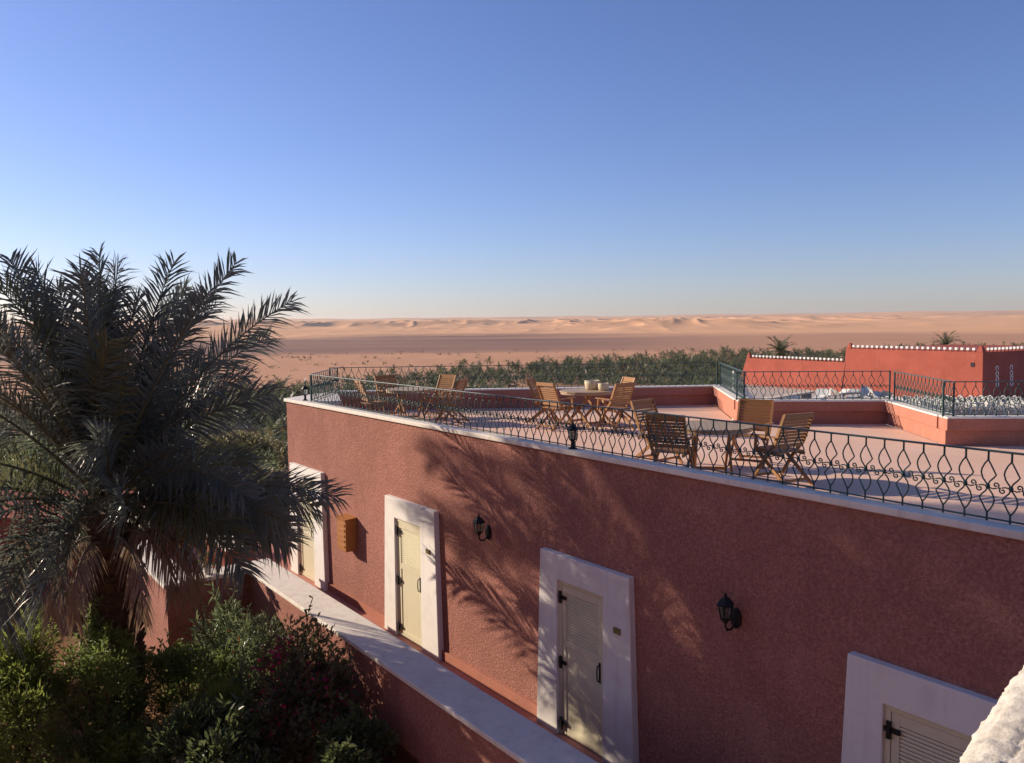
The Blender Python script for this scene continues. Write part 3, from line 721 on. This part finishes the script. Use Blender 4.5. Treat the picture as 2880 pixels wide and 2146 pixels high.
# ------------------------------------------------------------------ garden shrubs
def leaf_cloud(centres, radii, n, ll, lw, seed, up_bias=.3, fold=.25):
    """n folded leaves on the clumps; returns verts, tris"""
    rg = np.random.default_rng(seed); C = np.array(centres); Rr = np.array(radii); p = Rr ** 2; p = p / p.sum()
    k = rg.choice(len(C), n, p=p); dirs = rg.normal(size=(n, 3)); dirs /= np.linalg.norm(dirs, axis=1)[:, None]
    rr = Rr[k] * (.35 + .70 * rg.random(n) ** .5); pos = C[k] + dirs * rr[:, None] * np.array([1, 1, .85])
    D = dirs * .7 + rg.normal(size=(n, 3)) * .55 + np.array([0, 0, up_bias]); D /= np.linalg.norm(D, axis=1)[:, None]
    W = np.cross(D, rg.normal(size=(n, 3))); W /= np.linalg.norm(W, axis=1)[:, None]; Nn = np.cross(W, D)
    l = (ll * (.6 + .7 * rg.random(n)))[:, None]; w = (lw * (.7 + .5 * rg.random(n)))[:, None] * .5
    a = pos; m = pos + D * l * .5; e = pos + D * l - Nn * l * .12
    V = np.stack([a, m + W * w + Nn * w * fold, e, m - W * w + Nn * w * fold], 1).reshape(-1, 3)
    o = np.arange(n) * 4; Fc = np.concatenate([np.stack([o, o + 1, o + 2], -1), np.stack([o, o + 2, o + 3], -1)])
    return V, Fc
def bush(name, label, loc, w, h, n, ll, lw, mat, seed, clumps=16, up=.3, flowers=None, stems=6, cat='shrub', cr=.30):
    rg = np.random.default_rng(seed); o = tag(empty(name, loc), label, cat, 'shrubs of the garden bed')
    cs = []; rsd = []; sm = MB()
    clumps = int(clumps * 1.5)
    for i in range(clumps):
        a = rg.random() * 6.283; q = rg.random() ** .6; zz = h * (.22 + .74 * rg.random()); sp = w * .5 * q * (1.05 - .45 * (zz / h) ** 2)
        c = (sp * math.cos(a), sp * math.sin(a), zz); cs.append(c); rsd.append(cr * w * (.22 + .5 * rg.random() ** 1.5))
        if i < stems * 2:
            b = (c[0] * .15, c[1] * .15, 0); mid = (c[0] * .5 + rg.normal(0, .04), c[1] * .5 + rg.normal(0, .04), c[2] * .55)
            sm.tube([b, mid, c], [.022, .014, .006], 5)
    V, Fc = leaf_cloud(cs, rsd, n, ll, lw, seed, up)
    VS, FS, off = [V], [Fc], len(V)
    for q in range(int(clumps * 1.1)):                    # loose shoots that break the outline
        c = np.array(cs[rg.integers(len(cs))]); d = c / (np.linalg.norm(c) + 1e-6) * .5 + rg.normal(0, .35, 3) + np.array([0, 0, .75]); d /= np.linalg.norm(d)
        Ls = h * rg.uniform(.16, .36); m = 26; tt_ = np.linspace(.0, 1, m)[:, None]; bend = rg.normal(0, .12, 3)
        P = c + d * Ls * tt_ + bend * Ls * tt_ ** 2
        sm.tube([tuple(P[0]), tuple(P[m // 2]), tuple(P[-1])], [.007, .005, .002], 4)
        dd = d * .55 + rg.normal(0, .6, (m, 3)); dd /= np.linalg.norm(dd, axis=1)[:, None]
        W = np.cross(dd, rg.normal(size=(m, 3))); W /= np.linalg.norm(W, axis=1)[:, None]; l_ = (ll * rg.uniform(.6, 1.35, m))[:, None]
        v = np.stack([P, P + dd * l_ * .5 + W * lw * .5, P + dd * l_, P + dd * l_ * .5 - W * lw * .5], 1).reshape(-1, 3)
        k4 = np.arange(m) * 4; VS.append(v); FS.append(np.concatenate([np.stack([k4, k4 + 1, k4 + 2], -1), np.stack([k4, k4 + 2, k4 + 3], -1)]) + off); off += len(v)
    sm.build('stem', M_BARK, o); link('foliage', np_mesh('foliage', np.concatenate(VS), np.concatenate(FS), mat), o)
    if flowers:
        nf, fm, fl = flowers; V, Fc = leaf_cloud([cs[i] for i in range(0, len(cs), 2)], [rsd[i] * 1.12 for i in range(0, len(cs), 2)], nf, fl, fl * .8, seed + 77, .2, .5)
        link('blossom', np_mesh('blossom', V, Fc, fm), o)
    return o
L_FEATH = mat_leaf('feathery_green', (.12, .16, .03), (.20, .235, .055), .48, 4)
L_OLEA = mat_leaf('oleander_green', (.09, .125, .055), (.155, .19, .095), .42, 3, .35)
L_DARK = mat_leaf('dark_glossy_green', (.07, .10, .038), (.125, .155, .065), .42, 3, .35)
L_MID = mat_leaf('mid_green', (.085, .125, .03), (.155, .20, .055), .45, 4)
L_LIME = mat_leaf('lime_green', (.19, .24, .04), (.26, .30, .07), .45, 3)
L_BOUG = mat_leaf('bougainvillea_leaf', (.07, .085, .04), (.13, .12, .06), .4, 4)
L_MAG = mat_leaf('magenta_bract', (.32, .012, .085), (.42, .025, .13), .3, 6)
L_YEL = mat_leaf('pale_yellow_bloom', (.62, .54, .20), (.70, .62, .30), .3, 6)
L_RED = mat_leaf('red_bloom', (.55, .04, .015), (.65, .07, .03), .2, 6)
G = -.72
bush('feathery_shrub', 'bright feathery shrub under the palm at the left', (-7.5, 12.0, G), 2.1, 2.05, 9000, .11, .022, L_FEATH, 21, 26, .3)
bush('feathery_shrub', 'feathery shrub at the lower left corner of the picture', (-7.3, 11.0, G), 1.9, 1.75, 8000, .11, .022, L_FEATH, 22, 22, .3)
bush('leafy_shrub', 'dark leafy shrub close in front of the palm trunk', (-6.2, 11.9, G), 1.7, 2.1, 8000, .085, .026, L_MID, 23, 20, .2, (60, L_YEL, .06))
bush('leafy_shrub', 'green bushy shrub in front of the shaded wall return', (-5.3, 12.8, G), 1.6, 1.55, 5500, .09, .03, L_MID, 24, 20, .25, (20, L_YEL, .07))
bush('oleander', 'tall loose oleander with narrow leaves and few blossoms beside the white coping', (-4.35, 12.7, G), 1.7, 1.75, 2000, .17, .026, L_OLEA, 25, 22, .6, (40, L_RED, .05))
bush('oleander', 'upright oleander shoots before the dark wall return', (-5.0, 13.9, G), 1.0, 1.75, 900, .18, .026, L_OLEA, 26, 12, .8)
bush('bougainvillea', 'bougainvillea with magenta bracts against the sunlit garden wall', (-3.4, 12.2, G), 1.5, 1.85, 1900, .085, .045, L_BOUG, 27, 20, .2, (700, L_MAG, .07))
bush('bougainvillea', 'lower bougainvillea with few red bracts at the bottom beside the wall', (-2.85, 11.3, G), 1.4, 1.6, 2800, .085, .05, L_BOUG, 28, 20, .2, (320, L_MAG, .07))
bush('lime_shrub', 'fine lime green shrub low among the oleanders', (-4.55, 11.75, G), .95, 1.15, 4200, .17, .012, L_LIME, 29, 10, .8)
bush('leafy_shrub', 'glossy dark shrub at the bottom edge left of the bougainvillea', (-4.25, 10.9, G), 1.9, 1.15, 6500, .13, .045, L_DARK, 30, 20, .3, (25, L_YEL, .06))
bush('leafy_shrub', 'low spreading shrub over the sandy patch at the bottom', (-5.6, 11.0, G), 1.5, .7, 3800, .11, .035, L_FEATH, 31, 16, .3)
bush('leafy_shrub', 'dark shrub at the left edge below the cream topped wall', (-8.6, 12.9, G), 1.6, 1.7, 5000, .12, .05, L_DARK, 32, 18, .2)
bush('leafy_shrub', 'dark shrub close against the wall beneath the bougainvillea', (-2.2, 10.55, G), 1.2, 1.25, 4500, .10, .045, L_DARK, 33, 16, .2, (60, L_MAG, .05))
L_SLOPE = mat_leaf('slope_scrub_leaf', (.13, .125, .05), (.24, .21, .10), .3, 1.5)
sl = ['olive slope shrub left of the building end, nearest the planter', 'yellowish slope shrub just left of the building corner', 'broad olive shrub on the slope behind the palm', 'low dry shrub on the slope beyond the planter',
      'tall slope shrub beside the pale standpipe', 'grey green shrub highest on the slope left of the building', 'wide shrub on the slope at the far left behind the palm', 'small rounded shrub between the larger slope shrubs', 'dark shrub at the foot of the building end']
for k, (x, y, w, h) in enumerate(((-9.6, 25.5, 2.6, 1.6), (-8.0, 26.5, 2.4, 1.5), (-12.6, 28.0, 3.4, 1.9), (-10.4, 30.5, 3.0, 1.4), (-15.5, 50.0, 4.0, 2.4), (-12.2, 36.0, 3.6, 1.8), (-17.5, 31.0, 3.6, 2.2), (-14.0, 41.0, 3.0, 1.5), (-8.7, 23.6, 1.8, 1.3))):
    bush('slope_shrub', sl[k], (x, y, float(terrain_z(np.array(x), np.array(y))) - .05), w, h, 3600, .22, .07, L_SLOPE if k % 3 else L_OLEA, 60 + k, 22, .3)
# potted flower standing on the coping return
pt = tag(empty('flower_pot', UW(15.98, 4.55, GW_T)), 'small pot with one red bloom on the garden wall coping', 'potted plant')
MB().lathe([(.06, 0), (.085, .13), (.09, .135), (.075, .13), (.05, .02)], 12).build('pot', M_WPLAST, pt)
V, Fc = leaf_cloud([(0, 0, .26)], [.13], 120, .10, .045, 5, .4); link('foliage', np_mesh('foliage', V, Fc, L_DARK), pt)
V, Fc = leaf_cloud([(.10, -.03, .30)], [.055], 60, .06, .05, 6, .3, .5); link('blossom', np_mesh('blossom', V, Fc, L_RED), pt)

# ------------------------------------------------------------------ yard, red walled building, white chairs
yd = MB().prism([(6.4, 22.5), (5.7, 19.5), (8.6, 17.9), (9.2, 15), (48, 15), (48, 60), (38, 76), (20.6, 75), (12.2, 45)], -3, .3)
tag(yd.build('yard', M_YARD), 'pale paved yard between the terrace and the red building', 'pavement', kind='structure')
rbP1, rbP2, rbP0 = Vector((24.95, 61)), Vector((29.98, 52)), Vector((20.04, 69.7))
rt_d = (rbP2 - rbP1).normalized(); ang = math.atan2(rt_d.y, rt_d.x)
red = tag(empty('red_building', (rbP1.x, rbP1.y, .3), ang), 'flat roofed red building with white toothed parapet behind the terrace', 'building')
Lr = (rbP2 - rbP1).length; hb = 3.28; dp = 13.0
MB().hexa([(-.25, -.12, -.3), (Lr + .12, -.12, -.3), (Lr + .12, dp, -.3), (-.25, dp, -.3)], [(0, 0, hb), (Lr, 0, hb), (Lr, dp, hb), (0, dp, hb)]).build('wall', M_RED, red)
horn = lambda x, y: MB().hexa([(x - .22, y - .02, hb), (x + .22, y - .02, hb), (x + .22, y + .42, hb), (x - .22, y + .42, hb)], [(x - .07, y + .1, hb + .42), (x + .07, y + .1, hb + .42), (x + .07, y + .24, hb + .42), (x - .07, y + .24, hb + .42)])
for x, y in ((.22, .02), (Lr - .22, .02), (Lr - .22, dp - .42)): horn(x, y).build('corner_horn', M_RED, red, bevel=.03)
tooth_w = MB().box(-.085, .085, -.05, .10, .12, .27).mesh('tooth', M_WHITE); tooth_b = MB().box(-.05, .05, -.02, .08, 0, .12).mesh('tooth_base', M_RED)
def teeth(parent, pts, rz=0, zb=hb):
    for x, y in pts:
        t = link('tooth', tooth_w, parent); t.location = (x, y, zb - .002); t.rotation_euler.z = rz
        b = link('tooth_base', tooth_b, parent); b.location = (x, y, zb - .002); b.rotation_euler.z = rz
nT = 24
teeth(red, [(.62 + (Lr - 1.24) * i / (nT - 1), .06) for i in range(nT)])
teeth(red, [(Lr - .06, .75 + .42 * i) for i in range(24)], math.pi / 2)
hole = MB().box(-.13, .13, -.03, .02, -.14, .14).build('vent_hole_shade', M_BLACK, red); hole.location = (Lr - .62, -.02, 2.46)  # solid black block; the shade inside the hole is put into its colour
ringm = MB()
for k in range(24):
    a0, a1 = 2 * math.pi * k / 24, 2 * math.pi * (k + 1) / 24
    pr = [(r * math.cos(a), r * math.sin(a)) for r, a in ((.115, a0), (.175, a0), (.175, a1), (.115, a1))]
    ringm.add([(-.0, y, z) for y, z in pr] + [(.06, y, z) for y, z in pr], [(3, 2, 1, 0), (4, 5, 6, 7), (0, 1, 5, 4), (1, 2, 6, 5), (2, 3, 7, 6), (3, 0, 4, 7)])
ringm = ringm.mesh('ring_ornament', M_WHITE)
for yy in (1.55, 3.15):
    for i in range(4): q = link('ring_ornament', ringm, red); q.location = (Lr + .04 - .02 * (i), yy, 1.15 + i * .35)
wl2 = tag(empty('red_garden_wall', (rbP0.x, rbP0.y, .3), ang), 'lower red wall with toothed top running left from the red building', 'wall')
L2 = (rbP1 - rbP0).length; h2 = 2.25
MB().hexa([(-.9, -.15, -.3), (L2 - .3, -.15, -.3), (L2 - .3, .45, -.3), (-.9, .45, -.3)], [(0, 0, h2), (L2 - .005, 0, h2), (L2 - .005, .4, h2), (0, .4, h2)]).build('wall', M_RED, wl2)
MB().hexa([(-.02, -.02, h2), (.4, -.02, h2), (.4, .42, h2), (-.02, .42, h2)], [(.08, .1, h2 + .45), (.2, .1, h2 + .45), (.2, .3, h2 + .45), (.08, .3, h2 + .45)]).build('corner_horn', M_RED, wl2, bevel=.03)
teeth(wl2, [(.7 + (L2 - 1.1) * i / 23, .06) for i in range(24)], 0, h2)

def white_chair_mesh():
    m = MB()
    m.box(-.22, .22, -.20, .22, .40, .425)
    m.tube([(.21 * math.cos(a), -.20 - .14 * math.sin(a) ** .8, .44 + .42 * math.sin(a)) for a in [math.pi * k / 12 for k in range(13)]], .034, 6)
    m.hexa([(-.15, -.205, .44), (.15, -.205, .44), (.15, -.185, .44), (-.15, -.185, .44)], [(-.12, -.31, .80), (.12, -.31, .80), (.12, -.29, .80), (-.12, -.29, .80)])
    for s in (-1, 1):
        m.tube([(s * .20, -.31, .70), (s * .27, -.20, .66), (s * .285, .08, .65), (s * .28, .22, .60), (s * .25, .25, .42), (s * .26, .27, 0)], .034, 6)
        m.tube([(s * .20, -.22, .42), (s * .25, -.32, 0)], .026, 6)
    return m.mesh('plastic_chair', M_WPLAST)
wcm = white_chair_mesh(); rg = np.random.default_rng(4)
cdir = rt_d
for row in range(4):
    for i in range(15):
        b = Vector((21.2, 47.2)) + Vector((.985, -.17)) * (i * .60) + Vector((.17, .985)) * (row * .85) + Vector((rg.normal(0, .05), rg.normal(0, .06)))
        o = link('plastic_chair', wcm); o.location = (b.x, b.y, .30); o.rotation_euler = (0, 0, rad(-62) + rg.normal(0, .12))
        tag(o, 'white plastic chair in the crowded rows before the red building', 'chair', 'white plastic chairs in the yard')
# white sun loungers heaped in front of the red wall
lm = MB(); lm.box(-.32, .32, -.9, .35, .26, .32); lm.hexa([(-.32, .35, .26), (.32, .35, .26), (.32, .40, .30), (-.32, .40, .30)], [(-.32, .85, .66), (.32, .85, .66), (.32, .88, .70), (-.32, .88, .70)])
for sx in (-.28, .28):
    for sy in (-.75, .3): lm.box(sx - .03, sx + .03, sy - .03, sy + .03, 0, .26)
lmesh = lm.mesh('sun_lounger', M_WPLAST)
for i in range(10):
    o = link('sun_lounger', lmesh); o.location = (17.6 + i * .58, 50.4 - .25 * (i % 3), .3 + (.36 if i > 2 else .12) + .14 * (i % 3)); o.rotation_euler = (rg.normal(0, .12), rg.normal(0, .22), rg.random() * 6.28)
    tag(o, 'white sun lounger in the heap before the lower red wall', 'sun lounger', 'heaped white sun loungers')
hp = MB().hexa([(16.9, 49.4, .3), (23.6, 49.0, .3), (23.8, 51.4, .3), (17.0, 51.6, .3)], [(17.4, 49.7, .62), (23.3, 49.3, .66), (23.4, 51.0, .66), (17.4, 51.2, .62)])
tag(hp.build('low_platform', M_YARD), 'low white platform carrying the heap of loungers', 'platform')
pk = tag(empty('plank_ramp', (14.4, 46, .3)), 'grey tilted board with pale top edge resting beside the white swept wall', 'board')
MB().hexa([(0, -.4, 1.02), (2.5, -.4, 1.38), (2.5, .4, 1.38), (0, .4, 1.02)], [(0, -.4, 1.10), (2.5, -.4, 1.48), (2.5, .4, 1.48), (0, .4, 1.10)]).build('board', M_YARD, pk)
MB().box(2.0, 2.4, -.3, .3, 0, 1.33).build('trestle', M_GREY, pk); MB().box(.1, .4, -.3, .3, 0, 1.0).build('trestle', M_GREY, pk)
sw = MB(); prev = None; n = 10
swp = [(12.3 + 2.0 * i / n, 45.2 - .15 * i / n, .3 + 1.95 * (1 - i / n) ** 1.7 + .75) for i in range(n + 1)]
for (xa, ya, za), (xb, yb, zb) in zip(swp, swp[1:]):
    sw.hexa([(xa, ya, .2), (xb, yb, .2), (xb, yb + .35, .2), (xa, ya + .35, .2)], [(xa, ya, za), (xb, yb, zb), (xb, yb + .35, zb), (xa, ya + .35, za)])
tag(sw.build('swept_wall', M_WHITE), 'white swept wall sloping down behind the first step of the terrace', 'wall')

# ------------------------------------------------------------------ palm grove
L_GROVE = mat_leaf('grove_palm_leaf', (.058, .072, .034), (.13, .14, .066), .28, .08, .55, False)
L_GROVED = mat_leaf('grove_understorey', (.060, .062, .028), (.15, .125, .065), .2, .05, .7, False)
def crown_arrays(nf, nl, Lf, seed):
    rg = np.random.default_rng(seed); V = []; Fc = []
    for i in range(nf):
        t = (i + .5) / nf; az = i * 2.39996 + rg.normal(0, .2); el = rad(80 - 108 * t ** .85 + rg.normal(0, 6)); dr = rad(40 + 60 * t); L = Lf * (.8 + .35 * rg.random())
        N = nl + 2; a = el - dr * np.linspace(0, 1, N) ** 1.4; s = L / (N - 1)
        P = np.concatenate([[[0, 0]], np.cumsum(np.stack([np.cos(a[:-1]), np.sin(a[:-1])], -1) * s, axis=0)])
        ca, sa = math.cos(az), math.sin(az); S = np.array([-sa, ca, 0])
        P3 = np.stack([P[:, 0] * ca, P[:, 0] * sa, P[:, 1]], -1)
        for k in range(1, N - 1):
            for sd in (-1, 1):
                T = P3[k + 1] - P3[k]; T /= np.linalg.norm(T); ln = Lf * .27 * (.7 + .5 * rg.random()) * (1.15 - .5 * k / N)
                tip = P3[k] + (T * .75 + S * sd * .75 + np.array([0, 0, .15 - .5 * rg.random()])) * ln
                o = len(V); V += [P3[k - 1] + (P3[k] - P3[k - 1]) * .35, P3[k] + (P3[k + 1] - P3[k]) * .25, tip]; Fc.append((o, o + 1, o + 2))
    return np.array(V), np.array(Fc)
near_c = [crown_arrays(30, 8, 2.9, 100 + i) for i in range(6)]; mid_c = [crown_arrays(24, 6, 2.9, 200 + i) for i in range(6)]; far_c = [crown_arrays(15, 4, 2.9, 300 + i) for i in range(5)]
def grove_edge(px):          # outer reach of the grove against the bearing, metres
    return np.interp(px, [-.60, -.36, -.24, -.15, -.06, .11, .24, .40, .62], [250, 280, 300, 345, 415, 465, 540, 620, 690])
rg = np.random.default_rng(8)
cand = []
for _ in range(30000):
    tx = rg.uniform(-.66, .70); yy = math.sqrt(rg.uniform(60 ** 2, 690 ** 2)); xx = tx * yy
    r = math.hypot(xx, yy); lim = float(grove_edge(tx)); dens = float(vnoise(np.array(xx / 45.0), np.array(yy / 45.0)))
    pr = 1.0 if r < lim * .80 else max(0, 1 - (r - lim * .80) / (lim * .24))
    if -.25 < tx < .03 and r > 270: pr *= .35
    if dens < .30 + .14 * (r > 330): pr *= .15
    if r > 640 and tx < .2: pr = 0
    z = float(terrain_z(np.array(xx), np.array(yy)))
    if z > -15 and not (tx < -.2 and z > -20 and r > 75): continue
    if r < 165 and tx > -.2: continue
    if rg.random() < pr * .9: cand.append((r, xx, yy, z))
cand.sort()
# drop trees closer than 3.2 m to one another
grid = {}; trees = []
for c in cand:
    g = (int(c[1] // 5.2), int(c[2] // 5.2))
    if g in grid: continue
    grid[g] = 1; trees.append(c)
palm_specials = [(49.3, 150.0, 3.1, 2.3, 'tall date palm rising alone above the lower red wall'), (116.7, 220.0, 3.8, 1.3, 'date palm crown showing above the right part of the red building')]
trunk_me = MB().tube([(0, 0, -1.5), (.05, 0, .33), (.02, .03, .66), (0, 0, 1.0)], [.24, .2, .19, .22], 7).mesh('trunk', M_BARK)
crown_me = [np_mesh('crown', v, f, L_GROVE) for v, f in near_c]
def grove_palm(x, y, zg, h, s, k, label, group):
    o = tag(empty('grove_palm', (x, y, zg), rg.random() * 6.28), label, 'palm tree', group)
    t = link('trunk', trunk_me, o); t.scale = (1, 1, h)
    c = link('crown', crown_me[k % 6], o); c.location = (0, 0, h); c.scale = (s, s, s)
    return o
for x, y, s_, ztop, lab in palm_specials:
    zg = float(terrain_z(np.array(x), np.array(y))); R_s = s_ * 1.1
    grove_palm(x, y, zg, ztop - 2.4 * s_ / 2.9 * 1.0 - zg, s_ / 2.4, 1, lab, None)
vis = [t for t in trees if -.33 < t[1] / t[2] < .66]
indiv = set(id(t) for t in vis[:70])
for i, t in enumerate(vis[:70]):
    grove_palm(t[1], t[2], t[3], rg.uniform(1.8, 5.4), rg.uniform(1.1, 1.8), i, 'date palm of the near edge of the grove below the terrace', 'date palms of the grove')
VV, FF, off = [], [], 0
for t in trees:
    if id(t) in indiv: continue
    r = t[0]; lib = near_c if r < 230 else (mid_c if r < 400 else far_c)
    v, f = lib[rg.integers(len(lib))]; a = rg.random() * 6.28; s = rg.uniform(.75, 1.5) * (1.25 if r < 280 else 1.0); h = 1.2 + 5.5 * rg.random() ** 2.0
    ca, sa = math.cos(a), math.sin(a)
    w = np.stack([(v[:, 0] * ca - v[:, 1] * sa) * s + t[1], (v[:, 0] * sa + v[:, 1] * ca) * s + t[2], v[:, 2] * s + t[3] + h], -1)
    VV.append(w); FF.append(f + off); off += len(w)
    # trunk as a slim three sided spike
    tv = np.array([(t[1] + .2, t[2], t[3]), (t[1] - .1, t[2] + .17, t[3]), (t[1] - .1, t[2] - .17, t[3]), (t[1], t[2], t[3] + h + .2)])
    VV.append(tv); FF.append(np.array([(0, 1, 3), (1, 2, 3), (2, 0, 3)]) + off); off += 4
tag(link('palm_grove', np_mesh('palm_grove', np.concatenate(VV), np.concatenate(FF), L_GROVE)), 'dense date palm grove filling the plain beyond the terrace', 'palm grove', kind='stuff')
# scrub and fronds on the ground under and around the palms
VV, FF, off = [], [], 0
for k in range(5200):
    tx = rg.uniform(-.66, .70); yy = math.sqrt(rg.uniform(40 ** 2, 720 ** 2)); xx = tx * yy; r = math.hypot(xx, yy); lim = float(grove_edge(tx)) * 1.05
    if r < 90 and tx > -.2: continue
    if r > lim and rg.random() > .10: continue
    if r < lim and r > 120 and rg.random() > .45: continue
    z = float(terrain_z(np.array(xx), np.array(yy))); s = rg.uniform(.5, 1.6) * (1.3 if r < lim else .8); m = 260 if r < 110 else (26 if r < 220 else 14); q = .28 if r < 110 else 1.0
    c = np.array([xx, yy, z]) + rg.normal(size=(m, 3)) * np.array([s, s, s * .45]) + np.array([0, 0, s * .5])
    d = rg.normal(size=(m, 3)); d[:, 2] = np.abs(d[:, 2]) + .4; d *= (s * .5 * q); w = rg.normal(size=(m, 3)) * s * .2 * q
    v = np.stack([c - w, c + w, c + d], 1).reshape(-1, 3); VV.append(v); FF.append(np.arange(3 * m).reshape(-1, 3) + off); off += 3 * m
tag(link('scrub', np_mesh('scrub', np.concatenate(VV), np.concatenate(FF), L_GROVED)), 'low olive scrub between the palms and on the slope', 'scrub', kind='stuff')
# white standpipe at the edge of the slope
fp = tag(empty('standpipe', (-17.8, 60, float(terrain_z(np.array(-17.8), np.array(60.0))))), 'pale standpipe post on the slope beside the building end', 'post')
MB().tube([(0, 0, -.2), (0, 0, 1.5)], .07, 8).build('pipe', M_WPLAST, fp); MB().lathe([(.10, 1.48), (.11, 1.52), (.11, 1.66), (.04, 1.72)], 8).build('cap', M_WPLAST, fp)

# ------------------------------------------------------------------ haze over the plain
hz = NT('thin_desert_haze'); hz.t.nodes.remove(hz.b)
vol = hz.n('ShaderNodeVolumePrincipled'); vol.inputs['Color'].default_value = (.97, .90, .84, 1); vol.inputs['Density'].default_value = .00005; vol.inputs['Anisotropy'].default_value = .3
hz.l(vol.outputs[0], hz.out.inputs['Volume'])
tag(MB().box(-9800, 9800, -9800, 9800, -40, 75).build('haze', hz.m), 'thin pale haze hanging over the desert plain', 'haze', kind='stuff')
